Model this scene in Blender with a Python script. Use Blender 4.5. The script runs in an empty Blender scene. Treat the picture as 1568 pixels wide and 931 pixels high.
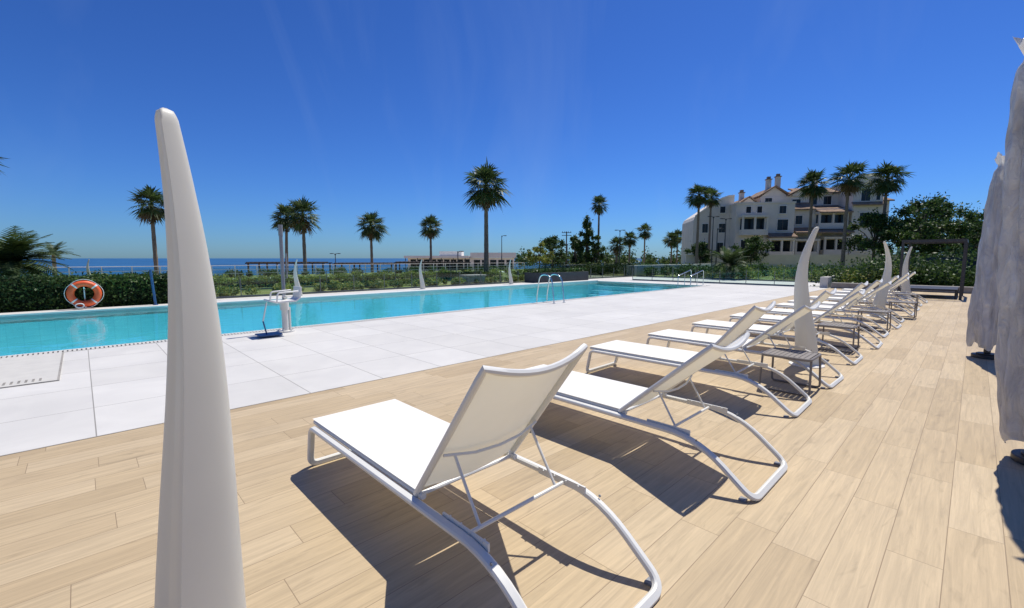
import bpy, math, random
import numpy as np
from mathutils import Vector, Matrix
random.seed(7)
rng = np.random.default_rng(7)
sc = bpy.context.scene
TH = math.radians(44)
C, S = math.cos(TH), math.sin(TH)
def D(X, Y, z=0.0):
    return (X*C - Y*S, X*S + Y*C, z)
def inv(x, y):
    return (x*C + y*S, -x*S + y*C)

# ------------------------------------------------------------ mesh builder
class MB:
    def __init__(s):
        s.v = []; s.f = []; s.m = []
    def add(s, vs, fs, mi=0):
        o = len(s.v)
        s.v += [tuple(p) for p in vs]
        s.f += [tuple(i+o for i in f) for f in fs]
        s.m += [mi]*len(fs)
    def box(s, x0, x1, y0, y1, z0, z1, mi=0):
        s.add([(x0,y0,z0),(x1,y0,z0),(x1,y1,z0),(x0,y1,z0),(x0,y0,z1),(x1,y0,z1),(x1,y1,z1),(x0,y1,z1)],
              [(0,3,2,1),(4,5,6,7),(0,1,5,4),(1,2,6,5),(2,3,7,6),(3,0,4,7)], mi)
    def prism(s, poly, y0, y1, mi=0):
        n = len(poly)
        vs = [(x,y0,z) for x,z in poly]+[(x,y1,z) for x,z in poly]
        fs = [tuple(range(n)), tuple(range(2*n-1, n-1, -1))]
        for i in range(n):
            j = (i+1) % n
            fs.append((i, i+n, j+n, j))
        s.add(vs, fs, mi)
    def tube(s, path, r=0.02, closed=False, mi=0, n=10, sec=None, taper=None):
        P = [Vector(p) for p in path]; m = len(P)
        if sec is None:
            sec = [(r*math.cos(2*math.pi*k/n), r*math.sin(2*math.pi*k/n)) for k in range(n)]
        n = len(sec)
        T = []
        for i in range(m):
            if closed: t = P[(i+1)%m]-P[i-1]
            else: t = P[min(i+1,m-1)]-P[max(i-1,0)]
            T.append(t.normalized())
        up = Vector((0,0,1))
        if abs(T[0].dot(up)) > .9: up = Vector((1,0,0))
        N = (up - T[0]*up.dot(T[0])).normalized()
        vs = []
        for i in range(m):
            if i > 0:
                q = T[i-1].rotation_difference(T[i]); N = q @ N
                N = (N - T[i]*N.dot(T[i])).normalized()
            B = T[i].cross(N)
            k = 1 if taper is None else taper[i]
            for a, b in sec:
                vs.append(P[i]+N*(a*k)+B*(b*k))
        fs = []
        for i in range(m if closed else m-1):
            j = (i+1) % m
            for k in range(n):
                l = (k+1) % n
                fs.append((i*n+k, i*n+l, j*n+l, j*n+k))
        if not closed:
            fs.append(tuple(range(n-1,-1,-1)))
            fs.append(tuple((m-1)*n+k for k in range(n)))
        s.add(vs, fs, mi)
    def mesh(s, name, mats, smooth=True, ang=35):
        me = bpy.data.meshes.new(name)
        me.from_pydata(s.v, [], s.f)
        for m in mats: me.materials.append(m)
        me.polygons.foreach_set('material_index', s.m)
        if smooth:
            me.polygons.foreach_set('use_smooth', [True]*len(s.f))
            me.set_sharp_from_angle(angle=math.radians(ang))
        me.update()
        return me
    def build(s, name, mats, parent=None, loc=(0,0,0), rz=0.0, smooth=True, bevel=0, ang=35):
        return place(s.mesh(name, mats, smooth, ang), name, parent, loc, rz, bevel)

def place(me, name, parent=None, loc=(0,0,0), rz=0.0, bevel=0):
    o = bpy.data.objects.new(name, me)
    sc.collection.objects.link(o)
    o.location = loc; o.rotation_euler = (0,0,rz)
    if parent: o.parent = parent
    if bevel:
        b = o.modifiers.new('bev','BEVEL'); b.width = bevel; b.segments = 2; b.limit_method='ANGLE'
    return o
def grp(name, loc=(0,0,0), rz=0.0, rot=None):
    e = bpy.data.objects.new(name, None); e.empty_display_size = .2
    sc.collection.objects.link(e); e.location = loc
    e.rotation_euler = rot if rot else (0,0,rz)
    return e
def fillet(pts, r, closed=False, n=5):
    P = [Vector(p) for p in pts]; out = []; m = len(P)
    for i in range(m):
        if not closed and i in (0, m-1): out.append(P[i]); continue
        a, b, c = P[i-1], P[i], P[(i+1)%m]
        rr = r[i] if isinstance(r,(list,tuple)) else r
        l1, l2 = (a-b).length, (c-b).length
        d = min(rr, l1*.49, l2*.49)
        p0 = b+(a-b).normalized()*d; p2 = b+(c-b).normalized()*d
        for k in range(n+1):
            t = k/n
            out.append(p0*(1-t)**2+b*2*t*(1-t)+p2*t*t)
    return out
def rsec(w, h, c=.3):
    w/=2; h/=2; k = min(w,h)*c*2
    return [(w,h-k),(w-k,h),(-w+k,h),(-w,h-k),(-w,-h+k),(-w+k,-h),(w-k,-h),(w,-h+k)]

# ------------------------------------------------------------ materials
def mat(name):
    m = bpy.data.materials.new(name); m.use_nodes = True
    nt = m.node_tree; nt.nodes.clear()
    out = nt.nodes.new('ShaderNodeOutputMaterial')
    return m, nt, out
def nd(nt, t, **k):
    n = nt.nodes.new(t)
    for a, b in k.items(): setattr(n, a, b)
    return n
def setv(nt, sock, v):
    if isinstance(v, bpy.types.NodeSocket): nt.links.new(v, sock)
    else: sock.default_value = v
def M(nt, op, a, b=None, c=None):
    n = nd(nt, 'ShaderNodeMath', operation=op)
    setv(nt, n.inputs[0], a)
    if b is not None: setv(nt, n.inputs[1], b)
    if c is not None: setv(nt, n.inputs[2], c)
    return n.outputs[0]
def mixc(nt, f, a, b, mode='MIX'):
    n = nd(nt, 'ShaderNodeMix', data_type='RGBA', blend_type=mode)
    setv(nt, n.inputs[0], f)
    setv(nt, n.inputs[6], a if not isinstance(a, tuple) else (*a[:3],1))
    setv(nt, n.inputs[7], b if not isinstance(b, tuple) else (*b[:3],1))
    return n.outputs[2]
def ramp(nt, f, cols):
    n = nd(nt, 'ShaderNodeValToRGB'); e = n.color_ramp.elements
    while len(e) < len(cols): e.new(.5)
    for i,(p,c) in enumerate(cols):
        e[i].position = p; e[i].color = (*c,1)
    setv(nt, n.inputs[0], f); return n.outputs[0]
def objco(nt, scale=(1,1,1)):
    tc = nd(nt,'ShaderNodeTexCoord'); mp = nd(nt,'ShaderNodeMapping')
    nt.links.new(tc.outputs['Object'], mp.inputs[0]); mp.inputs['Scale'].default_value = scale
    return mp.outputs[0]
def noise(nt, vec, scale=5, detail=4, rough=.6, dist=0):
    n = nd(nt,'ShaderNodeTexNoise'); nt.links.new(vec, n.inputs['Vector'])
    n.inputs['Scale'].default_value = scale; n.inputs['Detail'].default_value = detail
    n.inputs['Roughness'].default_value = rough; n.inputs['Distortion'].default_value = dist
    return n.outputs['Fac']
def bump(nt, h, strength=.2, dist=.01):
    b = nd(nt,'ShaderNodeBump'); nt.links.new(h, b.inputs['Height'])
    b.inputs['Strength'].default_value = strength; b.inputs['Distance'].default_value = dist
    return b.outputs[0]
def prin(nt, out, color, rough=.5, metal=0, spec=.5, normal=None):
    p = nd(nt,'ShaderNodeBsdfPrincipled')
    setv(nt, p.inputs['Base Color'], color if not isinstance(color, tuple) else (*color[:3],1))
    setv(nt, p.inputs['Roughness'], rough); p.inputs['Metallic'].default_value = metal
    p.inputs['Specular IOR Level'].default_value = spec
    if normal: nt.links.new(normal, p.inputs['Normal'])
    if out: nt.links.new(p.outputs[0], out.inputs[0])
    return p
def simple(name, col, rough=.5, metal=0, var=.12, scale=6, bs=.1, spec=.5, trans=0, tcol=None):
    m, nt, out = mat(name)
    v = objco(nt); f = noise(nt, v, scale, 5)
    lo = tuple(c*(1-var) for c in col); hi = tuple(min(1,c*(1+var)) for c in col)
    c = ramp(nt, f, [(.3,lo),(.7,hi)])
    p = prin(nt, out, c, rough, metal, spec, bump(nt, noise(nt, v, scale*8, 3), bs, .004))
    if trans:
        t = nd(nt,'ShaderNodeBsdfTranslucent'); t.inputs[0].default_value=(*(tcol or col),1)
        mx = nd(nt,'ShaderNodeMixShader'); mx.inputs[0].default_value=trans
        nt.links.new(p.outputs[0], mx.inputs[1]); nt.links.new(t.outputs[0], mx.inputs[2]); nt.links.new(mx.outputs[0], out.inputs[0])
    return m
def tilemat(name, lx, ly, joint, rand, cols, jcol, grain, rough=.5, g2=.25, oy=0.0, knots=0):
    m, nt, out = mat(name)
    tc = nd(nt,'ShaderNodeTexCoord'); sp = nd(nt,'ShaderNodeSeparateXYZ')
    nt.links.new(tc.outputs['Object'], sp.inputs[0])
    x = sp.outputs[0]; y = M(nt,'ADD',sp.outputs[1],oy)
    yr = M(nt,'DIVIDE',y,ly); row = M(nt,'FLOOR',yr)
    w1 = nd(nt,'ShaderNodeTexWhiteNoise', noise_dimensions='1D'); nt.links.new(row, w1.inputs['W'])
    off = M(nt,'MULTIPLY', w1.outputs[0], lx if rand else 0.0)
    xr = M(nt,'DIVIDE', M(nt,'ADD',x,off), lx); col = M(nt,'FLOOR',xr)
    fx = M(nt,'MULTIPLY', M(nt,'FRACT',xr), lx); fy = M(nt,'MULTIPLY', M(nt,'FRACT',yr), ly)
    dx = M(nt,'MINIMUM', fx, M(nt,'SUBTRACT',lx,fx)); dy = M(nt,'MINIMUM', fy, M(nt,'SUBTRACT',ly,fy))
    d = M(nt,'MINIMUM',dx,dy)
    mr = nd(nt,'ShaderNodeMapRange'); nt.links.new(d, mr.inputs[0])
    mr.inputs[1].default_value = joint*.6; mr.inputs[2].default_value = joint*1.2
    mask = mr.outputs[0]
    cb = nd(nt,'ShaderNodeCombineXYZ'); nt.links.new(row, cb.inputs[0]); nt.links.new(col, cb.inputs[1])
    w2 = nd(nt,'ShaderNodeTexWhiteNoise', noise_dimensions='2D'); nt.links.new(cb.outputs[0], w2.inputs['Vector'])
    idv = w2.outputs[0]
    base = ramp(nt, idv, cols)
    cg = nd(nt,'ShaderNodeCombineXYZ')
    nt.links.new(M(nt,'MULTIPLY_ADD', x, grain[0], M(nt,'MULTIPLY',idv,37.0)), cg.inputs[0])
    nt.links.new(M(nt,'MULTIPLY_ADD', y, grain[1], M(nt,'MULTIPLY',idv,91.0)), cg.inputs[1])
    g = noise(nt, cg.outputs[0], 1, 8, .70, .9)
    gm = nd(nt,'ShaderNodeMapRange'); nt.links.new(g, gm.inputs[0])
    gm.inputs[1].default_value=.3; gm.inputs[2].default_value=.7; gm.inputs[3].default_value=1-g2; gm.inputs[4].default_value=1+g2*.45
    big = noise(nt, tc.outputs['Object'], .45, 3)
    bm = nd(nt,'ShaderNodeMapRange'); nt.links.new(big, bm.inputs[0])
    bm.inputs[1].default_value=.3; bm.inputs[2].default_value=.7; bm.inputs[3].default_value=.93; bm.inputs[4].default_value=1.04
    f = M(nt,'MULTIPLY', gm.outputs[0], bm.outputs[0])
    if knots:
        k1 = nd(nt,'ShaderNodeCombineXYZ')
        nt.links.new(M(nt,'MULTIPLY_ADD', x, 2.4, M(nt,'MULTIPLY',idv,13.0)), k1.inputs[0])
        nt.links.new(M(nt,'MULTIPLY_ADD', y, 9.0, M(nt,'MULTIPLY',idv,57.0)), k1.inputs[1])
        kn = noise(nt, k1.outputs[0], 1, 3, .5, 1.6)
        km = nd(nt,'ShaderNodeMapRange'); nt.links.new(kn, km.inputs[0])
        km.inputs[1].default_value=.60; km.inputs[2].default_value=.78; km.inputs[3].default_value=1.0; km.inputs[4].default_value=1-knots
        f = M(nt,'MULTIPLY', f, km.outputs[0])
    cc = nd(nt,'ShaderNodeVectorMath', operation='SCALE'); nt.links.new(base, cc.inputs[0]); nt.links.new(f, cc.inputs['Scale'])
    c = mixc(nt, mask, jcol, cc.outputs[0])
    h = M(nt,'MULTIPLY_ADD', g, .15, mask)
    prin(nt, out, c, M(nt,'MULTIPLY_ADD', g, .25, rough-.1), 0, .3, bump(nt, h, .35, .002))
    return m
def foliage(name, cols, trans=.3):
    m, nt, out = mat(name)
    g = nd(nt,'ShaderNodeNewGeometry')
    n = len(cols)
    c = ramp(nt, g.outputs['Random Per Island'], [(i/(n-1), cc) for i,cc in enumerate(cols)])
    v = objco(nt); f = noise(nt, v, .9, 2)
    c2 = mixc(nt, 1.0, c, ramp(nt, f, [(.35,(.6,.6,.6)),(.65,(1.25,1.25,1.15))]), 'MULTIPLY')
    p = prin(nt, None, c2, .5, 0, .3)
    t = nd(nt,'ShaderNodeBsdfTranslucent'); nt.links.new(c2, t.inputs[0])
    mx = nd(nt,'ShaderNodeMixShader'); mx.inputs[0].default_value = trans
    nt.links.new(p.outputs[0], mx.inputs[1]); nt.links.new(t.outputs[0], mx.inputs[2]); nt.links.new(mx.outputs[0], out.inputs[0])
    return m
def glassmat(name, tint, fac=1.0, rough=.02):
    m, nt, out = mat(name)
    t = nd(nt,'ShaderNodeBsdfTransparent'); t.inputs[0].default_value=(*tint,1)
    g = nd(nt,'ShaderNodeBsdfGlossy'); g.inputs['Roughness'].default_value = rough
    fr = nd(nt,'ShaderNodeFresnel'); fr.inputs[0].default_value = 1.35
    mx = nd(nt,'ShaderNodeMixShader'); nt.links.new(M(nt,'MULTIPLY',fr.outputs[0],fac), mx.inputs[0])
    nt.links.new(t.outputs[0], mx.inputs[1]); nt.links.new(g.outputs[0], mx.inputs[2]); nt.links.new(mx.outputs[0], out.inputs[0])
    return m

m_wood = tilemat('oak_plank_porcelain', 1.2, .215, .0020, True,
    [(0,(.455,.345,.205)),(.3,(.505,.388,.235)),(.7,(.55,.43,.27)),(1,(.475,.36,.215))], (.26,.19,.115), (1.6,34), .55, .24, knots=.24)
m_tile = tilemat('white_stone_tile', .88, 1.03, .0050, False,
    [(0,(.59,.57,.525)),(.5,(.61,.59,.545)),(1,(.635,.615,.57))], (.27,.255,.225), (1.6,1.6), .55, .07, oy=-5.05)
m_coping = simple('coping_stone', (.66,.64,.59), .5, var=.05, scale=3)
m_grate = simple('grate_plastic', (.58,.555,.49), .5, var=.06)
m_dark = simple('dark_metal', (.035,.035,.038), .45, var=.2)
m_steel = simple('stainless_steel', (.62,.63,.64), .22, 1.0, var=.04, bs=.02)
m_grey = simple('grey_metal', (.22,.23,.25), .4, var=.1)
m_postgrey = simple('bronze_grey_metal', (.17,.18,.17), .5, var=.1)
m_whiteplastic = simple('white_plastic', (.74,.72,.68), .38, var=.02, scale=2, bs=.03)
m_horn = simple('opal_polyethylene', (.76,.74,.67), .45, var=.02, scale=2.5, bs=.05, trans=.28, tcol=(.9,.87,.74))
m_frame = simple('painted_aluminium', (.70,.69,.64), .38, var=.03, bs=.04)
m_blue = simple('blue_plastic', (.03,.09,.22), .4)
m_orange = simple('orange_buoy', (.85,.11,.025), .5, var=.12, scale=8)
m_darkwood=simple('dark_timber',(.06,.045,.035),.8,var=.25)
# sling
m_sling, nt, out = mat('sling_mesh_fabric')
v = objco(nt); w = nd(nt,'ShaderNodeTexWave'); nt.links.new(v, w.inputs[0]); w.inputs['Scale'].default_value=180
w2 = nd(nt,'ShaderNodeTexWave', bands_direction='Y'); nt.links.new(v, w2.inputs[0]); w2.inputs['Scale'].default_value=180
hh = M(nt,'ADD', w.outputs['Fac'], w2.outputs['Fac'])
colr = ramp(nt, noise(nt, v, 3, 4), [(.3,(.86,.845,.79)),(.7,(.91,.895,.84))])
p = prin(nt, None, colr, .7, 0, .2, bump(nt, hh, .2, .001))
t = nd(nt,'ShaderNodeBsdfTranslucent'); t.inputs[0].default_value=(.86,.80,.58,1)
mx = nd(nt,'ShaderNodeMixShader'); mx.inputs[0].default_value=.17
nt.links.new(p.outputs[0], mx.inputs[1]); nt.links.new(t.outputs[0], mx.inputs[2]); nt.links.new(mx.outputs[0], out.inputs[0])
# plastic wrap
m_wrap, nt, out = mat('parasol_plastic_cover')
v = objco(nt, (1,1,.35)); f = noise(nt, v, 9, 6, .65, 1.2)
p = prin(nt, None, ramp(nt, f, [(.3,(.42,.42,.45)),(.6,(.70,.70,.71)),(.8,(.85,.85,.84))]), .2, 0, .7, bump(nt, f, 1.0, .05))
t = nd(nt,'ShaderNodeBsdfTranslucent'); t.inputs[0].default_value=(.8,.8,.80,1)
mx = nd(nt,'ShaderNodeMixShader'); mx.inputs[0].default_value=.25
nt.links.new(p.outputs[0], mx.inputs[1]); nt.links.new(t.outputs[0], mx.inputs[2]); nt.links.new(mx.outputs[0], out.inputs[0])
# pool
m_basin, nt, out = mat('pool_mosaic')
v = objco(nt); f = noise(nt, v, .8, 3)
br = nd(nt,'ShaderNodeTexBrick'); nt.links.new(v, br.inputs[0]); br.offset=0; br.inputs['Scale'].default_value=1
br.inputs['Brick Width'].default_value=.3; br.inputs['Row Height'].default_value=.3; br.inputs['Mortar Size'].default_value=.006
br.inputs['Color1'].default_value=(1,1,1,1); br.inputs['Color2'].default_value=(.94,.96,.97,1); br.inputs['Mortar'].default_value=(.8,.85,.87,1)
c = mixc(nt, 1.0, ramp(nt, f, [(.3,(.30,.74,.80)),(.7,(.42,.86,.90))]), br.outputs[0], 'MULTIPLY')
prin(nt, out, c, .5)
m_water, nt, out = mat('pool_water')
v = objco(nt); 
hgt = M(nt,'ADD', noise(nt, v, 1.6, 3, .5, .6), M(nt,'MULTIPLY', noise(nt, v, 8, 2), .15))
bn = bump(nt, hgt, .22, .05)
t = nd(nt,'ShaderNodeBsdfTransparent'); t.inputs[0].default_value=(.82,.965,.985,1)
g = nd(nt,'ShaderNodeBsdfGlossy'); g.inputs['Roughness'].default_value=.02; nt.links.new(bn, g.inputs['Normal'])
fr = nd(nt,'ShaderNodeFresnel'); fr.inputs[0].default_value=1.33; nt.links.new(bn, fr.inputs['Normal'])
mx = nd(nt,'ShaderNodeMixShader'); nt.links.new(M(nt,'MULTIPLY',fr.outputs[0],.78), mx.inputs[0])
nt.links.new(t.outputs[0], mx.inputs[1]); nt.links.new(g.outputs[0], mx.inputs[2]); nt.links.new(mx.outputs[0], out.inputs[0])
# sea
m_sea, nt, out = mat('sea_water')
v = objco(nt); f = noise(nt, v, .02, 6)
prin(nt, out, ramp(nt, f, [(.35,(.012,.075,.19)),(.65,(.025,.125,.28))]), .55, 0, .2, bump(nt, noise(nt, v, .6, 5), .8, .5))
# terrain
m_ground, nt, out = mat('garden_ground')
v = objco(nt); f = noise(nt, v, .25, 8, .7)
sp = nd(nt,'ShaderNodeSeparateXYZ'); nt.links.new(v, sp.inputs[0])
low = M(nt,'LESS_THAN', sp.outputs[2], -1.2)
c = mixc(nt, low, ramp(nt, f, [(.3,(.09,.13,.03)),(.5,(.18,.20,.06)),(.7,(.30,.26,.14))]), (.42,.34,.23))
prin(nt, out, c, .9, 0, .2, bump(nt, noise(nt, v, 6, 6), .6, .05))
m_glass = glassmat('fence_glass', (.88,.95,.93), .8)
m_leafd = foliage('leaf_dark_green', [(.020,.045,.012),(.040,.085,.020),(.07,.13,.034),(.13,.19,.055)])
m_leafl = foliage('leaf_light_green', [(.09,.15,.03),(.18,.24,.05),(.30,.33,.08),(.42,.38,.10)], .4)
m_palm = foliage('palm_leaf', [(.025,.05,.016),(.05,.09,.026),(.085,.13,.042),(.13,.17,.065)], .3)
m_dead = foliage('dead_palm_leaf', [(.09,.065,.035),(.16,.12,.07),(.22,.17,.10)], .2)
m_trunk = simple('palm_trunk_bark', (.21,.165,.125), .9, var=.35, scale=9, bs=.8)
m_bark = simple('tree_bark', (.10,.075,.055), .9, var=.35, scale=7, bs=.8)
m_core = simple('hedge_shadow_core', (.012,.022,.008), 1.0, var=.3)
m_stucco = simple('cream_stucco_wall', (.70,.64,.555), .9, var=.08, scale=.7, bs=.2)
m_stucco2 = simple('white_stucco', (.78,.75,.70), .9, var=.05, scale=.7, bs=.2)
m_roof, nt, out = mat('weathered_roof_tile')
v = objco(nt); wv = nd(nt,'ShaderNodeTexWave'); nt.links.new(v, wv.inputs[0]); wv.inputs['Scale'].default_value=1.6; wv.inputs['Distortion'].default_value=.3
prin(nt, out, ramp(nt, noise(nt, v, 1.5, 5), [(.3,(.24,.16,.11)),(.7,(.40,.29,.21))]), .9, 0, .2, bump(nt, wv.outputs['Fac'], .8, .08))
m_win = simple('dark_window_glass', (.018,.022,.026), .15, var=.2, bs=0, spec=.3)
m_winframe = simple('window_frame', (.12,.10,.085), .5)
m_wall = simple('painted_wall', (.62,.59,.53), .85, var=.06)
m_darkwall = simple('dark_cladding', (.055,.06,.062), .7, var=.2)
m_stonegrey = simple('grey_stone', (.30,.28,.25), .85, var=.2)
m_tab=simple('taupe_metal',(.20,.18,.165),.5,var=.06)

# ------------------------------------------------------------ world, sun, camera
sdx, sdy, sdz = D(.48, .06, 1.0)
svec = Vector((sdx, sdy, 1.0)).normalized()
w = bpy.data.worlds.new('World'); sc.world = w; w.use_nodes = True
nt = w.node_tree; nt.nodes.clear()
sky = nt.nodes.new('ShaderNodeTexSky'); sky.sky_type='NISHITA'; sky.sun_disc=False
sky.sun_elevation = math.asin(svec.z); sky.sun_rotation = math.atan2(svec.x, svec.y)
sky.altitude = 0; sky.air_density = 1.0; sky.dust_density = .3; sky.ozone_density = 3.0
s1 = nd(nt,'ShaderNodeVectorMath', operation='SCALE'); s1.inputs['Scale'].default_value=.1; nt.links.new(sky.outputs[0], s1.inputs[0])
gm = nd(nt,'ShaderNodeGamma'); gm.inputs[1].default_value=1.25; nt.links.new(s1.outputs[0], gm.inputs[0])
s2 = nd(nt,'ShaderNodeVectorMath', operation='MULTIPLY'); s2.inputs[1].default_value=(3.7,6.8,12.4); nt.links.new(gm.outputs[0], s2.inputs[0])
# very faint high cirrus
tc = nd(nt,'ShaderNodeTexCoord'); mp = nd(nt,'ShaderNodeMapping'); nt.links.new(tc.outputs['Generated'], mp.inputs[0])
mp.inputs['Scale'].default_value=(3.2,.9,1.1); mp.inputs['Rotation'].default_value=(.3,.5,.4)
cf = noise(nt, mp.outputs[0], 1.6, 5, .55, .8)
mr = nd(nt,'ShaderNodeMapRange'); nt.links.new(cf, mr.inputs[0]); mr.inputs[1].default_value=.5; mr.inputs[2].default_value=.8; mr.inputs[3].default_value=0; mr.inputs[4].default_value=.10
skyc = mixc(nt, mr.outputs[0], s2.outputs[0], (4.2,5.4,7.5))
bg = nt.nodes.new('ShaderNodeBackground'); bg.inputs[1].default_value = .1
wo = nt.nodes.new('ShaderNodeOutputWorld')
nt.links.new(skyc, bg.inputs[0]); nt.links.new(bg.outputs[0], wo.inputs[0])
ld = bpy.data.lights.new('sun','SUN'); ld.energy = 5.0; ld.angle = math.radians(.5); ld.color=(1,.955,.87)
lo = bpy.data.objects.new('sun', ld); sc.collection.objects.link(lo)
lo.rotation_euler = svec.to_track_quat('Z','Y').to_euler(); lo.location = (10,10,30)
cd = bpy.data.cameras.new('camera'); cam = bpy.data.objects.new('camera', cd); sc.collection.objects.link(cam)
cd.sensor_width = 36; cd.lens = 36*683/1568; cd.clip_end = 40000; cd.clip_start=.05
cam.location = (0,0,1.5); cam.rotation_euler = (math.radians(90-5.85),0,0)
sc.camera = cam
sc.view_settings.view_transform='Standard'; sc.view_settings.look='None'; sc.view_settings.exposure=0

# ------------------------------------------------------------ ground, paving, pool
PX0, PX1, PY0, PY1 = -12.0, 24.7, 10.3, 17.35
def gz(x, y):
    X, Y = inv(x, y)
    if Y < 45: return 0.0
    if Y < 49: return -2.6*(Y-45)/4
    return -2.6 - (Y-49)*.02
b = MB()
def zY(Y):
    if Y <= 45: return -.02
    if Y <= 49: return -.02-2.6*(Y-45)/4
    return -2.62-(Y-49)*.02
xs = [-4000,-400,-60,PX0,PX1,60,400,4000]; ys=[-4000,-400,-40,PY0,PY1,45,49,88]
vs=[(x,y,zY(y)) for y in ys for x in xs]; fs=[]
for j in range(len(ys)-1):
    for i in range(len(xs)-1):
        if xs[i]==PX0 and ys[j]==PY0: continue
        a=j*len(xs)+i; fs.append((a,a+1,a+1+len(xs),a+len(xs)))
b.add(vs,fs); b.build('ground',[m_ground],rz=TH,smooth=False)
b=MB(); b.add([(-30000,84,-3.05),(30000,84,-3.05),(30000,34000,-3.05),(-30000,34000,-3.05)],[(0,1,2,3)])
b.build('sea',[m_sea],rz=TH,smooth=False)
b=MB(); b.add([(-14,-9,0),(27.2,-9,0),(27.2,5.05,0),(-14,5.05,0)],[(0,1,2,3)])
b.build('wood_plank_deck',[m_wood],rz=TH,smooth=False)
b=MB()
b.add([(-14,5.05,0),(33,5.05,0),(33,10.05,0),(-14,10.05,0)],[(0,1,2,3)])
b.add([(24.95,10.05,0),(33,10.05,0),(33,19.5,0),(24.95,19.5,0)],[(0,1,2,3)])
b.add([(2.8,17.95,0),(24.95,17.95,0),(24.95,19.5,0),(2.8,19.5,0)],[(0,1,2,3)])
b.build('stone_tile_terrace',[m_tile],rz=TH,smooth=False)
b=MB(); b.box(-14,27.2,5.045,5.06,-.01,.003); b.build('deck_edge_trim',[m_stonegrey],rz=TH)
pool = grp('swimming_pool',(0,0,0),TH)
b=MB(); z0,z1=-1.25,-.0
b.add([(PX0,PY0,z0),(PX1,PY0,z0),(PX1,PY1,z0),(PX0,PY1,z0),(PX0,PY0,z1),(PX1,PY0,z1),(PX1,PY1,z1),(PX0,PY1,z1)],
      [(0,1,2,3),(0,4,5,1),(1,5,6,2),(2,6,7,3),(3,7,4,0)])
for k in range(4): b.box(23.2+.35*k,23.55+.35*k,PY0+.003,PY1-.003,z0+.002,-1.1+.27*k)
b.build('basin',[m_basin],pool,smooth=False)
b=MB()
b.add([(PX0,PY0,-.045),(PX1,PY0,-.045),(PX1,PY1,-.045),(PX0,PY1,-.045)],[(0,1,2,3)])
b.build('water',[m_water],pool,smooth=False)
b=MB()
b.box(PX0,PX1,PY1,PY1+.6,-.2,.05)
b.box(PX1,PX1+.25,PY0,PY1+.6,-.2,.006)
b.box(PX0,PX1,PY0-.05,PY0,-.2,.006)
b.build('coping',[m_coping],pool,bevel=.01)
b=MB()
b.box(PX0,PX1,10.05,10.25,-.2,-.02,1)
x=PX0
while x<PX1:
    b.box(x,x+.035,10.055,10.245,-.02,.004,0); x+=.055
b.box(PX0,PX1,10.045,10.07,-.02,.005,0); b.box(PX0,PX1,10.23,10.25,-.02,.005,0)
b.build('overflow_grate',[m_grate,m_dark],pool,smooth=False)
b=MB(); b.box(-3.2,-.3,7.75,10.02,-.01,.010,0)
for r_ in range(3):
    x=-3.1
    while x<-.4:
        b.box(x,x+.022,7.85+r_*.06,7.885+r_*.06,.010,.0135,1); x+=.06
b.box(-3.2,-.3,7.73,7.75,-.01,.012,1); b.box(-.3,-.28,7.73,10.02,-.01,.012,1)
b.build('nonslip_footbath_pad',[m_grate,m_stonegrey],rz=TH,smooth=False)

# ------------------------------------------------------------ foliage helpers
def leafcloud(b, centers, radii, n, size, mi=0, shell=.45, asp=.55, jit=.12):
    for c, r in zip(centers, radii):
        r = np.array(r if hasattr(r,'__len__') else (r,r,r))
        d = rng.normal(size=(n,3)); d/=np.linalg.norm(d,axis=1)[:,None]
        rad = (shell+(1-shell)*rng.random(n)**.7)*(1+jit*rng.normal(size=n))
        P = np.array(c)+d*rad[:,None]*r
        quads(b, P, size, mi, asp)
def quads(b, P, size, mi=0, asp=.55):
    n=len(P)
    u = rng.normal(size=(n,3)); u/=np.linalg.norm(u,axis=1)[:,None]
    w = rng.normal(size=(n,3)); v=np.cross(u,w); v/=np.linalg.norm(v,axis=1)[:,None]
    s = size*(.6+.8*rng.random(n))[:,None]
    A=P-u*s; B=P+v*s*asp; Cc=P+u*s; E=P-v*s*asp
    allv=np.stack([A,B,Cc,E],1).reshape(-1,3).tolist()
    o=len(b.v); b.v+= [tuple(q) for q in allv]
    b.f+=[(o+4*i,o+4*i+1,o+4*i+2,o+4*i+3) for i in range(n)]; b.m+=[mi]*n
def hedge(name, X0,X1,Y0,Y1,h, dens=260, size=.045, m=None, rough=.06, core=True, rz=TH, z0=0):
    m = m or m_leafd
    b=MB()
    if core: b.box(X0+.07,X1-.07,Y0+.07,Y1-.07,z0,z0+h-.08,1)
    A=(X1-X0)*h; n=int(A*dens)
    for side in (0,1):
        P=np.stack([X0+(X1-X0)*rng.random(n), np.full(n,Y0 if side==0 else Y1)+rough*rng.normal(size=n), z0+h*rng.random(n)],1); quads(b,P,size)
    n=int((X1-X0)*(Y1-Y0)*dens)
    P=np.stack([X0+(X1-X0)*rng.random(n), Y0+(Y1-Y0)*rng.random(n), z0+h+rough*rng.normal(size=n)],1); quads(b,P,size)
    n=int((Y1-Y0)*h*dens)
    for e in (X0,X1):
        P=np.stack([np.full(n,e)+rough*rng.normal(size=n), Y0+(Y1-Y0)*rng.random(n), z0+h*rng.random(n)],1); quads(b,P,size)
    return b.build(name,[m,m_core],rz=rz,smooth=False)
def shrubs(name, X0,X1,Y0,Y1,h0,h1,n,size=.06,m=None,per=350,z0=0):
    b=MB(); cs=[];rs=[]
    for i in range(n):
        h=random.uniform(h0,h1); r=h*random.uniform(.6,1.0)
        cs.append((random.uniform(X0,X1),random.uniform(Y0,Y1),z0+h*.5)); rs.append((r,r,h*.55))
    leafcloud(b,cs,rs,per,size,0,.25)
    return b.build(name,[m or m_leafd],rz=TH,smooth=False)

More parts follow.
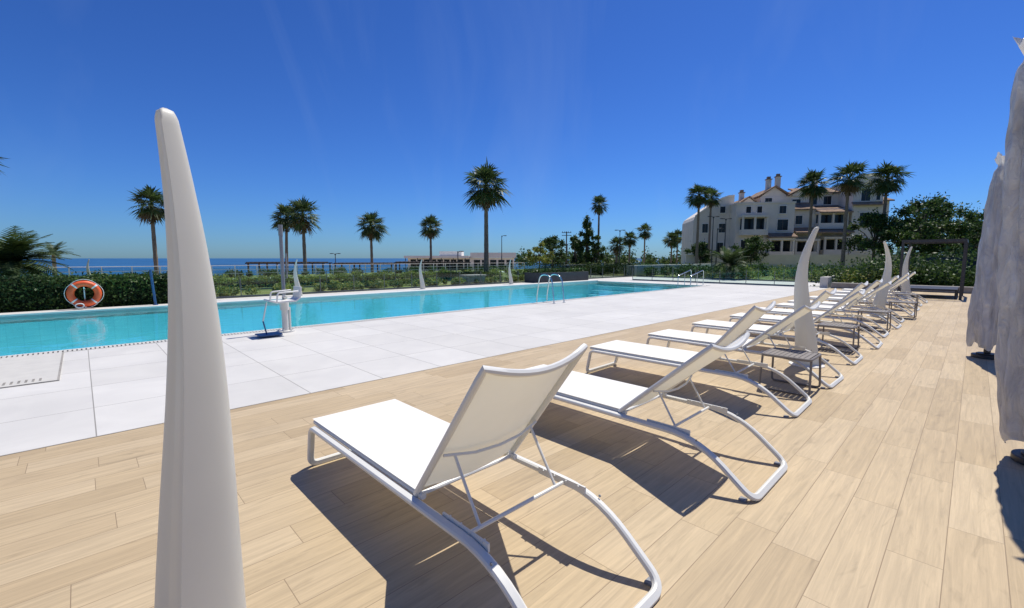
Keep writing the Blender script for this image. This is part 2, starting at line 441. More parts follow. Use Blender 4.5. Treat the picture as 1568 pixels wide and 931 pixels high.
def fan_crown(r, nf, seed):
    rd=random.Random(seed); b=MB()
    for i in range(nf):
        t=i/nf
        e=math.radians(84-150*t**.95+rd.uniform(-12,12)); a=i*2.39996+rd.uniform(-.3,.3)
        d=Vector((math.cos(e)*math.cos(a),math.cos(e)*math.sin(a),math.sin(e)))
        s=Vector((-math.sin(a),math.cos(a),0)); s=(s+Vector((0,0,rd.uniform(-.5,.5)))).normalized()
        dead=1 if e<math.radians(-44) else 0
        rr=r*(rd.uniform(.8,1.15))*(1 if not dead else .8)
        pl=rr*.48
        p=d*pl+Vector((0,0,-.04*rr))
        o=s*.03
        b.add([o*1.0,-o,p-o*.5,p+o*.5],[(0,1,2,3)],dead)
        nb=15; L=rr*.58
        d2=(d+Vector((0,0,-.28))).normalized()
        for k in range(nb):
            al=math.radians(-115+230*k/(nb-1)+rd.uniform(-3,3))
            bd=(d2*math.cos(al)+s*math.sin(al)).normalized()
            l=L*(.72+.28*math.cos(al))*rd.uniform(.8,1.15)
            sd=bd.cross(d2.cross(s)).normalized()*(l*.062)
            mid=p+bd*l*.5; tip=p+bd*l+Vector((0,0,-l*rd.uniform(.05,.34)))
            b.add([p,mid+sd,tip,mid-sd],[(0,1,2,3)],dead)
    return b.mesh('crown',[m_palm,m_dead],smooth=False)
crowns=[fan_crown(1.0,n_,s) for s,n_ in ((1,50),(2,56),(3,46),(4,52))]
def trunk_mesh(h, r0, r1, lean=(0,0), mi=0):
    b=MB(); n=26; path=[];tp=[]
    for i in range(n):
        t=i/(n-1); path.append((lean[0]*t*t,lean[1]*t*t,h*t))
        rr=r0+(r1-r0)*t+.10*math.exp(-t*14)
        tp.append(rr*(1+.05*math.sin(i*2.3)+random.uniform(-.04,.04)))
    b.tube(path,1.0,n=10,taper=tp)
    return b
pc=0
def palm(x,y,top,cr,lean=(0,0),name='palm_tree',base=None):
    global pc
    z=gz(x,y) if base is None else base
    e=grp(name,(x,y,z),random.uniform(0,6.28) if lean==(0,0) else 0)
    h=top-z-cr*.92
    trunk_mesh(h,.20,.13,lean).build('trunk',[m_trunk],e)
    o=place(crowns[pc%4],'crown',e,(lean[0],lean[1],h),random.uniform(0,6.28)); o.scale=(cr,cr,cr*random.uniform(.95,1.05))
    pc+=1
    b=MB(); P=[]
    for i in range(160):
        a=random.uniform(0,6.28); t=random.random(); rr=.16+.22*(1-t)*random.uniform(.5,1)
        P.append((lean[0]+math.cos(a)*rr*cr*.6,lean[1]+math.sin(a)*rr*cr*.6,h-cr*(.1+.75*t)))
    quads(b,np.array(P),.16,0,.3)
    b.build('dead_leaf_skirt',[m_dead],e,smooth=False)
    return e
def feather(b, base, az, el, L, w, droop, nl=22, mi=0):
    p=Vector(base); pts=[]; 
    for i in range(nl+1):
        t=i/nl; e=el-droop*t
        d=Vector((math.cos(e)*math.cos(az),math.cos(e)*math.sin(az),math.sin(e)))
        pts.append((p.copy(),d)); p=p+d*(L/nl)
    s=Vector((-math.sin(az),math.cos(az),0))
    for i in range(1,nl):
        p,d=pts[i]; t=i/nl; l=w*math.sin(math.pi*min(1,t*.9+.12))**.6
        for sg in (-1,1):
            dd=(s*sg+d*.7+Vector((0,0,-.15+random.uniform(-.12,.12)))).normalized()
            q=d*(L/nl*.42)
            b.add([p-q,p+q,p+q*.3+dd*l,p+dd*l],[(0,1,2,3)],mi)
    for i in range(nl):
        p,d=pts[i]; q=pts[i+1][0]; u=Vector((0,0,.012))
        b.add([p-u,p+u,q+u,q-u],[(0,1,2,3)],mi)
def cycad(x,y,h,L,n=40,name='feather_palm',tr=.2,wf=.2):
    z=gz(x,y); e=grp(name,(x,y,z))
    trunk_mesh(h,tr,tr*.9).build('trunk',[m_trunk],e)
    b=MB()
    for i in range(n):
        feather(b,(0,0,h),i*2.4,math.radians(random.uniform(0,82)),L*random.uniform(.8,1.1),L*wf,random.uniform(.7,1.5))
    b.build('fronds',[m_palm],e,smooth=False)

palm(-31.8,40,7.9,1.9)
palm(-25.2,50,7.6,1.8,(.3,0))
palm(-20.8,45,7.5,2.0)
palm(-17.2,55,7.3,2.05)
palm(-11.2,62,7.5,1.9)
palm(-2.0,35,8.85,2.05)
palm(14.4,75,12.0,1.9)
palm(24.7,60,11.5,1.9)
palm(29.8,68,12.2,1.8)
palm(36.3,55,12.2,2.0)
palm(36.9,50,12.2,2.2)
palm(41.1,50,12.2,2.2)
palm(28.3,96,9.0,2.0)
palm(22.0,84,6.7,1.8)
palm(18.2,78,5.4,1.9)
palm(35.5,100,7.6,2.2); palm(37.5,102,8.2,2.0)
palm(-29.7,25,8.3,1.5)
cycad(-23.9,21.3,1.15,2.5,85,tr=.3,wf=.24)
cycad(-46,45,4.9,1.7,30,tr=.17)
cycad(15.5,32,1.0,1.8,46)

def tree(x,y,h,crown_w,name='broadleaf_tree',clumps=16,per=420,size=.16,m=None,low=.3,tall=1.0):
    z=gz(x,y); e=grp(name,(x,y,z)); b=MB()
    tp=Vector((random.uniform(-.3,.3),random.uniform(-.3,.3),h*.55))
    b.tube([(0,0,0),(tp.x*.3,tp.y*.3,h*.25),tuple(tp)],h*.022,n=8,taper=[1.4,1,.7])
    cs=[];rs=[]
    for i in range(clumps):
        t=random.random(); zz=h*(low+(1-low-.08)*t)
        env=math.sin(math.pi*min(1,.25+.68*t))**.8
        a=i*2.4; q=crown_w*env*random.uniform(.3,1.1)
        c=(math.cos(a)*q,math.sin(a)*q,zz); cs.append(c)
        r=crown_w*random.uniform(.14,.34); rs.append((r,r*random.uniform(.8,1.2),r*random.uniform(.5,1.0)*tall))
        b.tube([tuple(tp*random.uniform(.5,1)),((c[0]+tp.x)/2,(c[1]+tp.y)/2,(c[2]+tp.z)/2-.1),c],h*.008,n=6,taper=[1,.8,.4])
    b.build('trunk_and_limbs',[m_bark],e)
    b=MB(); leafcloud(b,cs,rs,per,size,0,.0,.5,.45); b.build('leaf_crown',[m or m_leafd],e,smooth=False)
tree(42,47,7.9,3.4,clumps=34,per=300,size=.14); tree(46,50,8.5,3.2,clumps=36,per=300,size=.14); tree(39.5,49,6.6,2.6,clumps=26,per=300,size=.14)
tree(51,52,7.4,3.4,clumps=34,per=300,size=.14); tree(57,53,8,3.6,clumps=34,per=300,size=.14); tree(44.5,44,5.0,2.8,clumps=26,per=280,size=.13)
tree(48,46,5.6,3.0,clumps=28,per=280,size=.13)
tree(12.0,72,8.4,1.3,'cypress_tree',34,200,.15,low=.08,tall=2.0); tree(10.4,73,6.3,1.2,'cypress_tree',30,200,.15,low=.06,tall=1.8); tree(13.4,71,5.2,1.5,'cypress_tree',26,200,.15,low=.06,tall=1.3)
tree(5.6,62,4.7,1.9,clumps=30,per=200,size=.12); tree(3.6,58,3.6,1.5,clumps=26,per=200,size=.11,m=m_leafl)
tree(33,62,4.6,2.4,clumps=30,per=220,size=.13); tree(27,64,4.0,1.8,clumps=26,per=220,size=.13)
b=MB(); cs=[];rs=[]
for i in range(150):
    x=random.uniform(2,120); y=random.uniform(108,140)
    h=random.uniform(1.2,3.2); cs.append((x,y,h*.5)); rs.append((2.2,2,h))
leafcloud(b,cs,rs,170,.34,0,.1,.55,.25); b.build('distant_trees',[m_leafd],smooth=False)

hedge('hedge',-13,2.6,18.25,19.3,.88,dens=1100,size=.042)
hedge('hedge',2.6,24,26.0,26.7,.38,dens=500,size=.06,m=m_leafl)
shrubs('shrub_bed',3.0,27,20.4,22.2,.2,.45,100,.05,m_leafl,240)
shrubs('shrub_bed',5,32,28,33,.25,.6,70,.07,m_leafl,220)
shrubs('shrub_bed',-12,40,40,44,.25,.7,90,.08,m_leafd,180)
shrubs('shrub_bed',34,44,8,30,.4,1.2,80,.09,m_leafd,300)
shrubs('shrub_bed',28.6,31.5,-2,5.6,.9,1.6,30,.075,m_leafd,700)
shrubs('shrub_bed',32,38,-9,4,1.2,2.2,34,.09,m_leafd,800)
shrubs('shrub_bed',33,38,5,14,.4,1.1,34,.07,m_leafl,300)
shrubs('shrub_bed',27.9,30.5,1,5,.5,1.2,14,.06,m_leafl,500)

# promenade path and low rail along the garden edge
b=MB(); b.add([(-60,35.5,.0),(60,35.5,.0),(60,38.5,.0),(-60,38.5,.0)],[(0,1,2,3)]); b.build('promenade_path',[m_wall],rz=TH,smooth=False)
e=grp('promenade_railing',D(-20,39.2,0),TH); b=MB()
for k in range(41): b.box(k*1.5-.03,k*1.5+.03,-.03,.03,0,.95)
for zz in (.35,.65,.95): b.tube([(0,0,zz),(60,0,zz)],.02,n=6)
b.build('posts_and_rails',[m_wall],e)

# ------------------------------------------------------------ glass fences
def fence(X0,Y0,X1,Y1,h=1.1,step=1.5,name='glass_fence'):
    e=grp(name,D(X0,Y0,0),TH+math.atan2(Y1-Y0,X1-X0)); L=math.hypot(X1-X0,Y1-Y0)
    n=max(1,round(L/step)); s=L/n; b=MB(); g=MB()
    for i in range(n+1): b.box(i*s-.012,i*s+.012,-.02,.02,0,h-.25)
    b.box(0,L,-.03,.03,0,.07)
    for i in range(n): g.box(i*s+.02,(i+1)*s-.02,-.006,.006,.072,h)
    b.build('posts_and_channel',[m_postgrey],e); g.build('glass_panels',[m_glass],e,smooth=False)
fence(2.9,19.6,33,19.6,1.0)
fence(-13,24,40,24.0,1.1,2.0)
fence(27.6,6.2,27.6,16.5,1.05)
fence(33.1,5.6,33.1,19.4,1.1)

b=MB(); b.box(27.3,45,5.15,5.5,0,.55); b.box(33.4,50,20.2,20.6,0,.9); b.build('garden_wall',[m_wall],rz=TH,bevel=.02)
b=MB(); b.box(31.6,31.9,-14,1.8,0,1.55); b.box(28.0,31.6,-14,-13.8,0,1.55)
for k in range(9): b.box(31.56,31.6,-14+k*1.8,-13.95+k*1.8,0,1.58)
b.build('dark_garden_wall',[m_darkwall],rz=TH)
b=MB(); b.box(27.2,27.6,-9,5.0,0,.28); b.build('planter_kerb',[m_stonegrey],rz=TH,bevel=.02)

e=grp('planter_box',D(22.4,18.9,0),TH)
b=MB()
b.box(-2.4,2.4,-.7,-.62,0,.62); b.box(-2.4,2.4,.62,.7,0,.62); b.box(-2.4,-2.32,-.62,.62,0,.62); b.box(2.32,2.4,-.62,.62,0,.62); b.box(-2.32,2.32,-.62,.62,0,.5)
b.build('box_sides',[m_darkwall],e,bevel=.01)
b=MB(); P=np.stack([rng.uniform(-2.35,2.35,3500),rng.uniform(-.65,.65,3500),.55+.3*rng.random(3500)],1); quads(b,P,.06); b.build('planting',[m_leafd],e,smooth=False)
e=grp('stone_bench',D(17.0,21.0,0),TH)
b=MB(); b.box(-.75,.75,-.4,.4,.42,.52); b.box(-.7,-.45,-.35,.35,0,.42); b.box(.45,.7,-.35,.35,0,.42); b.box(-.45,.45,-.3,.3,.05,.42); b.build('seat_and_supports',[m_stonegrey],e,bevel=.02)

# ------------------------------------------------------------ horn lamps
def horn(X,Y,h=1.98,w=1.0,ang=0.0,bend=.05,sh=.02,name='horn_floor_lamp'):
    z=[0,.02,.25,.7,1.14,1.49,1.70,1.88,1.95,1.972,1.98]
    wd=[.345,.35,.323,.262,.194,.138,.106,.083,.074,.055,.02]
    e=grp(name,D(X,Y,0),ang); b=MB(); n=48; N=60; vs=[]
    for i in range(N):
        t=i/(N-1); t=1-(1-t)**1.35
        zz=1.98*t; r=np.interp(zz,z,wd)*.5*w
        cx=bend*math.sin(math.pi*t**1.6)+sh*t
        for k in range(n):
            a=2*math.pi*k/n; ca,sa=math.cos(a),math.sin(a)
            x=math.copysign(abs(ca)**.85,ca); y=math.copysign(abs(sa)**.85,sa)*.55
            y-= .70*max(0,1-abs(x-.28)/.72)**1.1*(1 if sa<0 else -.1)
            vs.append((cx+x*r,y*r,zz*h/1.98))
    fs=[]
    for i in range(N-1):
        for k in range(n):
            l=(k+1)%n; fs.append((i*n+k,i*n+l,(i+1)*n+l,(i+1)*n+k))
    fs.append(tuple((N-1)*n+k for k in range(n)))
    b.add(vs,fs); b.build('horn_body',[m_horn],e,ang=70)
    b=MB(); b.tube([(0,0,0),(0,0,.012)],.24*w,n=36); b.build('base_plate',[m_whiteplastic],e)
horn(.223,1.861,1.98,.91,math.radians(3),.048,.012)
horn(7.3,1.56,1.93,.9,math.radians(180),.16,-.02)
horn(14.8,1.70,1.93,.9,0,.17,.05)
horn(22.3,1.73,1.93,.9,math.radians(180),.15,-.05)
for X,Y in ((6.2,18.6),(12.0,18.7),(18.0,18.7),(.4,33)): horn(X,Y,1.45,.7,math.radians(200),.10)

# ------------------------------------------------------------ sun loungers
def lounger_meshes(ang):
    fr=MB()
    hw=.35
    loop=[(-hw,2.42,.018),(-hw,2.36,.31),(-hw,.42,.31),(-hw,.06,.018),(hw,.06,.018),(hw,.42,.31),(hw,2.36,.31),(hw,2.42,.018)]
    fr.tube(fillet(loop,[.06,.06,.22,.09,.09,.22,.06,.06],True,7),closed=True,sec=rsec(.044,.032,.25))
    pv=1.03
    for sx in (-.315,.315):
        fr.tube([(sx,2.38,.335),(sx,pv-.05,.335)],sec=rsec(.03,.03,.25))
    fr.tube([(-.315,2.385,.333),(.315,2.385,.333)],sec=rsec(.03,.03,.25))
    for y in (1.12,1.75): fr.tube([(-.33,y,.30),(.33,y,.30)],.011,n=8)
    yb=.62; fr.tube([(-.34,yb,.315),(.34,yb,.315)],.010,n=8)
    for sx in (-1,1):
        fr.box(sx*.326-.005,sx*.326+.005,.48,.80,.30,.338)
        for k in range(4): fr.tube([(sx*.334,.52+k*.08,.33),(sx*.312,.52+k*.08,.33)],.006,n=6)
        for yy in (.42,1.0): fr.tube([(sx*(hw+.014),yy,.30),(sx*(hw+.019),yy,.30)],.007,n=8,mi=1)
        fr.box(sx*hw-.022,sx*hw+.022,.10,.14,0,.012,1)
    ca,sa=math.cos(ang),math.sin(ang); L=.90
    def bp(x,s,off=0): return (x, pv-ca*s-sa*off, .335+sa*s-ca*off)
    W=.325
    top=[]
    for k in range(13):
        x=-W+2*W*k/12; q=1-(x/W)**2
        top.append(bp(x,L-.03*q,.055*q))
    path=[bp(-W,0)]+[bp(-W,L*.5)]+[bp(-W,L*.93)]+top+[bp(W,L*.93)]+[bp(W,L*.5)]+[bp(W,0)]
    fr.tube(path,sec=rsec(.032,.032,.28))
    q=bp(0,.02)
    fr.tube([(-.33,q[1],q[2]-.02),(.33,q[1],q[2]-.02)],.012,n=8)
    for sx in (-.255,.255):
        a=bp(sx,.34,.03); fr.tube([a,(sx,yb,.315)],.0075,n=8)
    a0=bp(-.31,.34,.02); a1=bp(.31,.34,.02); mid=bp(0,.34,.07)
    fr.tube([a0,bp(-.15,.34,.06),mid,bp(.15,.34,.06),a1],.008,n=8)
    sl=MB()
    def sheet(fn,nu,nv):
        vs=[];fs=[]
        for j in range(nv+1):
            for i in range(nu+1): vs.append(fn(i/nu,j/nv))
        row=nu+1
        for j in range(nv):
            for i in range(nu):
                a=j*row+i; fs.append((a,a+1,a+row+1,a+row))
        sl.add(vs,fs)
    def seat(u,v):
        x=-.328+.656*u; q=1-(2*u-1)**2
        return (x,pv+.0+(2.40-pv)*v,.356-.018*q*min(1,4*v*(1-v)*2))
    sheet(seat,10,14)
    def back(u,v):
        x=-.318+.636*u; q=1-(2*u-1)**2
        s=.03+(L-.02-.03*q-.03)*v
        return bp(x,s,(.055*q)*(.35+.65*v)-.012*(1-q))
    sheet(back,12,14)
    return fr.mesh('frame',[m_frame,m_grey],True,40), sl.mesh('sling',[m_sling],True,60)
LA={k:lounger_meshes(math.radians(k)) for k in (54,42,50,30)}
def lounger(X,Y,k,dr=0):
    e=grp('sun_lounger',D(X,Y,0),TH+math.radians(dr))
    place(LA[k][0],'frame',e); place(LA[k][1],'seat_and_backrest_sling',e)
for X,Y,k,dr in ((1.45,.82,54,0),(3.22,.78,42,0),(5.08,1.03,50,1),(6.45,1.0,42,-1),(8.08,1.03,50,0),(9.72,.98,42,1),(11.15,1.05,50,0),(12.7,1.0,50,-1),
                (13.95,1.05,42,0),(15.8,1.0,50,0),(17.4,1.0,42,0),(19.1,1.05,50,0),(20.6,1.0,50,0)):
    lounger(X,Y,k,dr)
def table(X,Y):
    e=grp('side_table',D(X,Y,0),TH)
    b=MB(); b.tube(fillet([(-.24,-.24,.4),(.24,-.24,.4),(.24,.24,.4),(-.24,.24,.4)],.05,True),closed=True,sec=rsec(.03,.025))
    for k in range(9): b.box(-.23,.23,-.215+k*.05,-.215+k*.05+.044,.395,.408)
    for sx in (-1,1):
        b.tube(fillet([(sx*.2,-.24,.39),(sx*.235,-.25,.012),(sx*.235,.25,.012),(sx*.2,.24,.39)],.04),sec=rsec(.022,.022))
    b.build('top_and_legs',[m_tab],e)
for X,Y in ((5.83,1.4),(8.95,1.5),(11.93,1.4),(14.9,1.2),(18.25,1.4)): table(X,Y)

# ------------------------------------------------------------ wrapped parasols
def parasol(x,y,tilt=(0,0),rs=1.0,ph=0):
    e=grp('closed_parasol',(x,y,0)); 
    z=[.18,.24,.5,1.0,1.6,2.2,2.6,2.78,2.84,2.9,2.98]; r=[.20,.215,.215,.205,.185,.165,.14,.115,.075,.09,.125]
    b=MB(); n=96; N=90; vs=[]
    for i in range(N):
        t=i/(N-1); zz=.18+2.80*t; rr=np.interp(zz,z,r)*rs
        for k in range(n):
            a=2*math.pi*k/n
            f=1+.11*math.sin(a*5+zz*.9+ph)+.07*math.sin(a*11-zz*1.7+1)+.035*math.sin(a*23+zz*3.1)+.03*math.sin(zz*9+a*3)+.02*math.sin(zz*21+a*7+ph)
            vs.append((rr*f*math.cos(a)+tilt[0]*zz,rr*f*math.sin(a)+tilt[1]*zz,zz+(.04*math.sin(a*4+ph)+.02*math.sin(a*9))*(1 if t<.05 or t>.97 else .3)))
    fs=[(i*n+k,i*n+(k+1)%n,(i+1)*n+(k+1)%n,(i+1)*n+k) for i in range(N-1) for k in range(n)]
    b.add(vs,fs); b.build('plastic_cover',[m_wrap],e,ang=70)
    b=MB(); b.tube([(0,0,.02),(tilt[0]*2.7,tilt[1]*2.7,2.75)],.028,n=14)
    b.tube([(tilt[0]*.5,tilt[1]*.5,.4),(tilt[0]*2.5,tilt[1]*2.5,2.55)],.10,n=14,mi=1)
    b.build('pole_and_canopy',[m_grey,m_coping],e)
    b=MB(); b.tube([(0,0,0),(0,0,.05)],.17,n=32); b.tube([(0,0,.05),(0,0,.07)],.12,n=32)
    b.tube([(0,0,.07),(0,0,.32)],.04,n=14)
    b.build('weighted_base',[m_dark],e,bevel=.008)
parasol(3.89,3.12,(-.12,.0),1.0); parasol(7.20,6.65,(-.005,0),.95,2.0)

# ------------------------------------------------------------ pool lift, ladder, buoy, rails
e=grp('pool_lift',D(2.95,9.75,0),TH)
b=MB()
b.tube([(0,0,0),(0,0,.03)],.17,n=24); b.tube([(0,0,.03),(0,0,.45)],.06,n=18); b.tube([(0,0,.45),(0,0,.62)],.085,n=18)
for k in range(6): b.tube([(.14*math.cos(k*1.047),.14*math.sin(k*1.047),.03),(.14*math.cos(k*1.047),.14*math.sin(k*1.047),.06)],.015,n=6)
b.tube(fillet([(0,0,.55),(0,-.12,.72),(-.1,-.32,.76)],.05),.03,n=10)
b.tube([(.09,0,0),(.09,0,.5)],.025,n=8)
b.build('column_base',[m_coping],e)
b=MB(); b.tube([(0,0,.62),(0,0,2.12)],.035,n=14,mi=0); b.tube([(0,0,1.95),(0,0,2.17)],.043,n=14,mi=0)
b.tube([(0,0,1.1),(.08,0,1.1),(.08,0,1.6)],.014,n=8,mi=0); b.build('mast',[m_grey],e)
b=MB()
b.tube([(-.42,-.35,.70),(-.3,-.35,.66),(.06,-.35,.67),(.13,-.35,.72),(.16,-.35,.94)],sec=[(.018,.19),(-.018,.19),(-.018,-.19),(.018,-.19)])
for sy in (-.56,-.14): b.tube(fillet([(-.30,sy,.66),(-.28,sy,.84),(.10,sy,.86)],.05),.016,n=8)
b.tube([(-.42,-.35,.66),(-.5,-.35,.3)],.014,n=8); b.build('chair',[m_whiteplastic],e,bevel=.005)
b=MB(); b.box(-.62,-.22,-.55,-.2,.03,.055); b.tube([(-.45,-.35,.055),(-.5,-.35,.3)],.014,n=8); b.build('footrest',[m_blue],e,bevel=.01)

def ladder(X,name='pool_ladder'):
    e=grp(name,D(X,10.25,0),TH); b=MB()
    for sx in (-.26,.26):
        b.tube(fillet([(sx,-.62,0),(sx,-.50,.92),(sx,.02,.98),(sx,.16,.2),(sx,.18,-1.0)],[0,.28,.28,.1,0],n=8),.021,n=12)
        b.tube([(sx,-.62,0),(sx,-.62,.02)],.05,n=14)
    for k in range(3): b.box(-.25,.25,.12,.2,-.3-.27*k,-.28-.27*k)
    b.build('handrails_and_steps',[m_steel],e)
ladder(11.5)
def handrail(X,Y,rz):
    e=grp('pool_handrail',D(X,Y,0),TH+rz); b=MB()
    for sy in (-.35,.35):
        b.tube(fillet([(-.9,sy,-.5),(-.9,sy,.55),(.7,sy,.85),(.7,sy,0)],.15),.022,n=10); b.tube([(-.1,sy,0),(-.1,sy,.7)],.018,n=8)
    b.build('rails',[m_steel],e)
handrail(24.4,10.9,0)
e=grp('lifebuoy',D(.04,17.72,.49),TH)
b=MB(); n=48; path=[(.29*math.cos(2*math.pi*k/n),0,.29*math.sin(2*math.pi*k/n)) for k in range(n)]
b.tube(path,.085,True,n=14)
for k in range(len(b.f)):
    seg=k//14
    if seg%12==5: b.m[k]=1
b.build('ring',[m_orange,m_whiteplastic],e)
b=MB(); r2=[]
for k in range(64):
    a=2*math.pi*k/64; rr=.385+.025*abs(math.cos(2*a)); r2.append((rr*math.cos(a),-.02,rr*math.sin(a)))
b.tube(r2,.008,True,n=6)
for k in range(5):
    b.tube([(-.12+.09*math.cos(t*.5+k),-.11-.01*k,-.33+.06*math.sin(t*.5+k)) for t in range(13)],.014,True,n=6)
b.build('rope',[m_whiteplastic],e)
b=MB(); b.tube([(0,.12,-.47),(0,.12,.1)],.02,n=8); b.tube([(0,.12,.1),(0,-.02,.14),(0,-.04,.2)],.015,n=8); b.build('stand_post',[m_steel],e)
e=grp('depth_marker_post',D(1.62,17.72,.05),TH); b=MB(); b.tube([(0,0,0),(-.06,0,1.1)],.035,n=12); b.tube([(0,0,0),(0,0,.02)],.07,n=16); b.build('post',[m_blue],e)

e=grp('metal_pergola',D(22.9,.3,0),TH); b=MB(); W,Dp,H=2.6,1.7,2.2
for x in (0,W):
    for y in (0,Dp): b.box(x-.04,x+.04,y-.04,y+.04,0,H)
b.box(.04,W-.04,-.04,.04,H-.1,H); b.box(.04,W-.04,Dp-.04,Dp+.04,H-.1,H); b.box(-.04,.04,.04,Dp-.04,H-.1,H); b.box(W-.04,W+.04,.04,Dp-.04,H-.1,H)
for k in range(1,12): b.box(k*W/12-.015,k*W/12+.015,.042,Dp-.042,H-.07,H-.02)
b.box(.1,W-.1,.1,Dp-.1,.3,.36); b.box(.1,.16,.1,.16,0,.3); b.box(W-.16,W-.1,.1,.16,0,.3); b.box(.1,.16,Dp-.16,Dp-.1,0,.3); b.box(W-.16,W-.1,Dp-.16,Dp-.1,0,.3)
b.build('frame_and_daybed',[m_dark],e)

# ------------------------------------------------------------ street lamps, poles
def lamp(x,y,h,double=False,name='street_lamp'):
    e=grp(name,(x,y,gz(x,y))); h=h-gz(x,y); b=MB(); b.tube([(0,0,0),(0,0,.6),(0,0,h)],.09,n=10,taper=[1.2,1,.5])
    for sg in ((-1,1) if double else (1,)):
        b.tube(fillet([(0,0,h-.3),(sg*.15,0,h),(sg*.5,0,h+.02)],.1),.035,n=8); b.box(min(sg*.4,sg*.75),max(sg*.4,sg*.75),-.12,.12,h-.06,h+.04)
    b.build('pole_and_head',[m_dark],e)
lamp(-1.6,70,5.0); lamp(27.6,62,7.2,True); lamp(29.8,63,7.0,True); lamp(15.8,66,5.6,True); lamp(-26,66,2.2,True); lamp(25.5,56,5.2); lamp(-7,58,2.4); lamp(9.6,78,4)
e=grp('utility_pole',(9.2,76,0)); b=MB(); b.tube([(0,0,0),(0,0,6.0)],.12,n=8,taper=[1,.7])
for zz in (5.3,5.75): b.box(-.8,.8,-.05,.05,zz,zz+.1)
for k in (-.7,-.3,.3,.7): b.tube([(k,0,5.85),(k,0,6.05)],.04,n=6)
b.build('pole_and_crossarms',[m_bark],e)

# ------------------------------------------------------------ beach pavilion and pergolas
e=grp('beach_pavilion',(-18.6,80,gz(-10,80))); zb=-gz(-10,80); b=MB()
b.box(0,19,0,8,0,zb+1.55,0); b.box(-.4,11,-1.2,8.2,zb+1.55,zb+1.95,0); b.box(11.2,19.3,-.6,8.2,zb+1.6,zb+2.5,0)
b.box(5.5,9.5,1,5,zb+1.95,zb+2.75,0)
for k in range(9): b.box(.5+k*1.2,1.45+k*1.2,-.06,-.003,zb-.6,zb+1.3,1)
for k in range(5): b.box(11.8+k*1.45,12.9+k*1.45,-.06,-.003,zb-.4,zb+1.2,1)
for k in range(6): b.box(-.2+k*2.1,-.1+k*2.1,-1.1,-1.0,0,zb+1.55,2)
b.build('walls_roof_windows',[m_stucco2,m_win,m_dark],e,smooth=False)
def beachp(x,y,w,top):
    z=gz(x,y); e=grp('beach_pergola',(x,y,z),math.radians(6)); t=top-z; b=MB(); d=3
    n=int(w/2.2)
    for i in range(n+1):
        for yy in (0,d): b.box(i*w/n-.08,i*w/n+.08,yy-.08,yy+.08,0,t-.15)
    b.box(-.3,w+.3,-.15,.15,t-.15,t); b.box(-.3,w+.3,d-.15,d+.15,t-.15,t)
    i=0
    while i<w: b.box(i,i+.12,-.5,d+.5,t+.002,t+.1); i+=.5
    b.build('posts_and_slats',[m_darkwood],e,smooth=False)
beachp(-33,56,9,.95); beachp(-22.5,57,7,.85); beachp(-14.5,56,9,1.0)

# ------------------------------------------------------------ apartment building
e=grp('apartment_building',(29.3,73,0),math.radians(-10)); e.scale=(.86,1,1)
wl=MB(); rf=MB(); wn=MB(); tr=MB()
def window(x0,x1,z0,z1,y,mull=1):
    tr.box(x0-.08,x1+.08,y-.10,y+.02,z1,z1+.1); tr.box(x0-.12,x1+.12,y-.14,y+.02,z0-.1,z0)
    tr.box(x0-.08,x0,y-.08,y+.02,z0,z1); tr.box(x1,x1+.08,y-.08,y+.02,z0,z1)
    wn.box(x0,x1,y-.03,y+.02,z0,z1,0)
    for k in range(mull):
        xm=x0+(x1-x0)*(k+1)/(mull+1); wn.box(xm-.04,xm+.04,y-.06,y-.031,z0,z1,1)
def balcony(x0,x1,z0,y,d=1.4,h=2.3):
    wl.box(x0,x1,y-d,y-.002,z0-.25,z0); wl.box(x0,x1,y-d,y-d+.15,z0,z0+.6)
    wl.box(x0,x0+.15,y-d+.15,y-.002,z0,z0+.6); wl.box(x1-.15,x1,y-d+.15,y-.002,z0,z0+.6)
    for k in range(3):
        px=x0+(x1-x0-.3)*k/2; wl.box(px,px+.3,y-d+.002,y-d+.3,z0+.6,z0+h)
    wl.box(x0-.1,x1+.1,y-d-.1,y-.002,z0+h,z0+h+.3)
    wn.box(x0+.15,x1-.15,y-.04,y+.02,z0+.02,z0+h-.1,0)
wl.prism([(0,0),(7,0),(7,11.3),(6,11.25),(4.8,10.9),(3.6,10.3),(2.4,9.5),(1.2,8.8),(.3,8.2),(0,7.6)],0,9,0)
tr.prism([(7,11.3),(6,11.25),(4.8,10.9),(3.6,10.3),(2.4,9.5),(1.2,8.8),(.3,8.2),(.3,8.4),(1.2,9.0),(2.4,9.72),(3.6,10.5),(4.8,11.1),(6,11.45),(7,11.5)],-.1,.3)
wl.box(6.4,15.9,-3,8,0,9.7); wl.box(6.3,16.0,-3.1,-2.9,9.7,9.95); wl.box(6.3,6.5,-2.9,8,9.7,9.95)
wl.box(15.9,25.5,-1,9,0,9.0)
wl.box(11.8,20.0,1,9,9.0,11.2)
wl.box(18.8,25.5,2,9,9.0,11.6)
wl.box(25.4,30.0,-2,8,0,12.9)
wl.prism([(25.4,12.9),(30.0,12.9),(30.0,13.2),(29.4,13.7),(28.2,13.95),(27,13.8),(25.8,13.3)],-2,-1.6,0)
wl.box(29.99,33.0,1,9,0,10.2)
def gable(x0,x1,y0,y1,z,h,ov=.4):
    xm=(x0+x1)/2
    rf.prism([(x0-ov,z),(xm,z+h),(x1+ov,z),(x1+ov,z+.18),(xm,z+h+.2),(x0-ov,z+.18)],y0-ov,y1+ov)
    wl.prism([(x0,z-.01),(x1,z-.01),(xm,z+h-.02)],y0+.1,y1-.1)
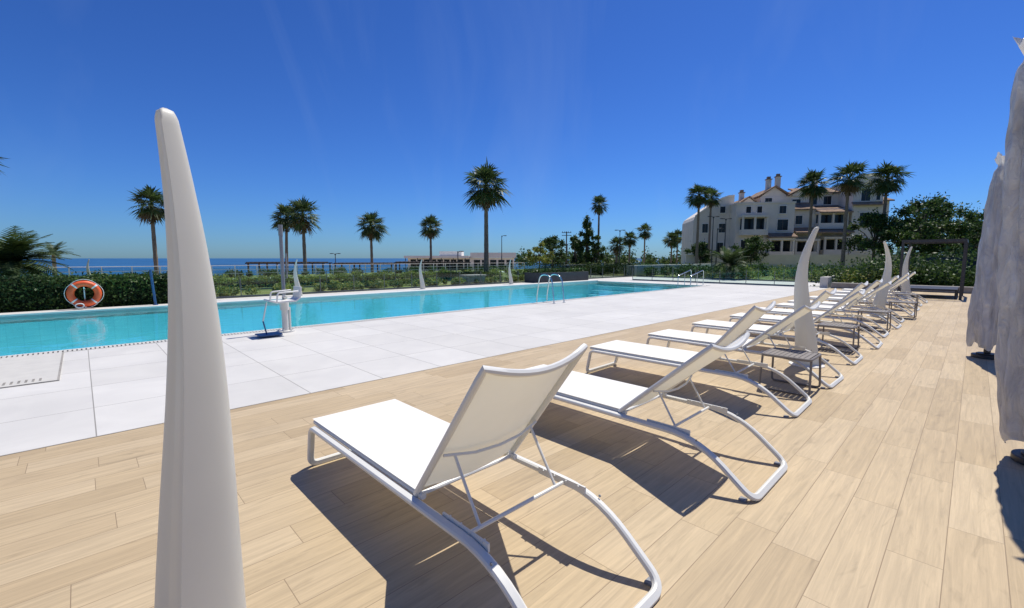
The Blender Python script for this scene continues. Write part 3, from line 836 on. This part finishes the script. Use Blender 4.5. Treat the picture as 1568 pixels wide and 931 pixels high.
def lean(x0,x1,y0,y1,z0,z1):
    rf.add([(x0,y0,z0),(x1,y0,z0),(x1,y1,z1),(x0,y1,z1),(x0,y0,z0+.2),(x1,y0,z0+.2),(x1,y1,z1+.2),(x0,y1,z1+.2)],
           [(0,3,2,1),(4,5,6,7),(0,1,5,4),(1,2,6,5),(2,3,7,6),(3,0,4,7)])
gable(11.8,16.6,1,9,11.2,1.5); gable(16.6,20.6,.6,9,11.2,1.1); gable(7.6,11.4,0,7,9.75,1.3,.3)
lean(18.6,25.6,1.4,6,11.6,12.9); lean(15.9,20,-1.5,1,8.8,10.0); lean(20.2,25.3,-2.6,2,8.2,9.6); lean(16.2,25.3,-3.3,-1,5.2,6.0); lean(29.99,33.4,.4,5,10.1,11.4)
lean(25.2,30.3,-2.6,-2,9.2,9.6); lean(11.4,15.9,-4.6,-3,4.5,5.1)
for cx,cz in ((13.4,13.0),(15.0,13.4),(21.3,12.8),(8.8,11.0)):
    wl.box(cx,cx+.75,2.5,3.2,cz-2.2,cz+1.1); rf.box(cx-.12,cx+.87,2.38,3.32,cz+1.1,cz+1.22); rf.box(cx+.1,cx+.65,2.6,3.1,cz+1.22,cz+1.6)
balcony(7.0,11.2,5.2,-3,1.4,2.4); window(13.2,14.9,5.7,7.3,-3); balcony(11.6,15.6,1.9,-3,1.3,2.3); window(7.4,10.2,2.2,4.3,-3,2); window(7.6,10.4,.2,1.7,-3.0,2)
window(13.4,14.5,8.2,9.3,-3); window(8.0,8.8,8.35,9.3,-3,0); window(9.8,10.6,8.35,9.3,-3,0)
window(17,18.1,6.7,8.0,-1); balcony(20.2,24.8,6.15,-1,1.2,2.0); balcony(16.6,20.4,1.9,-1,1.4,2.2); balcony(21.2,25.0,2.2,-1,1.4,2.2)
window(26.6,28.0,9.9,11.7,-2); window(26.6,28.0,6.2,8.2,-2); window(26.6,28.2,2.6,4.5,-2); window(28.9,29.5,6.4,7.8,-2,0); window(28.9,29.5,10.0,11.3,-2,0)
window(17.2,18.6,9.6,10.7,1,1); window(12.6,13.8,10.0,11.0,1,1); window(20.5,21.8,9.9,11.2,2); window(22.9,24.2,9.9,11.2,2)
window(4.5,5.6,5.6,7.0,0); window(1.6,2.6,5.6,7.0,0); window(1.6,3.0,2.2,4,0); window(4.2,5.4,2.2,4,0); window(4.6,5.5,8.7,9.7,0,0); window(30.8,32,6.4,8,1); window(30.8,32,2.6,4.4,1)
wl.box(-3,34,-8.3,-8,0,2.0)
wl.build('walls',[m_stucco],e,smooth=False); rf.build('roofs',[m_roof],e,smooth=False); wn.build('windows',[m_win,m_winframe],e,smooth=False); tr.build('window_surrounds',[m_stucco2],e,smooth=False)
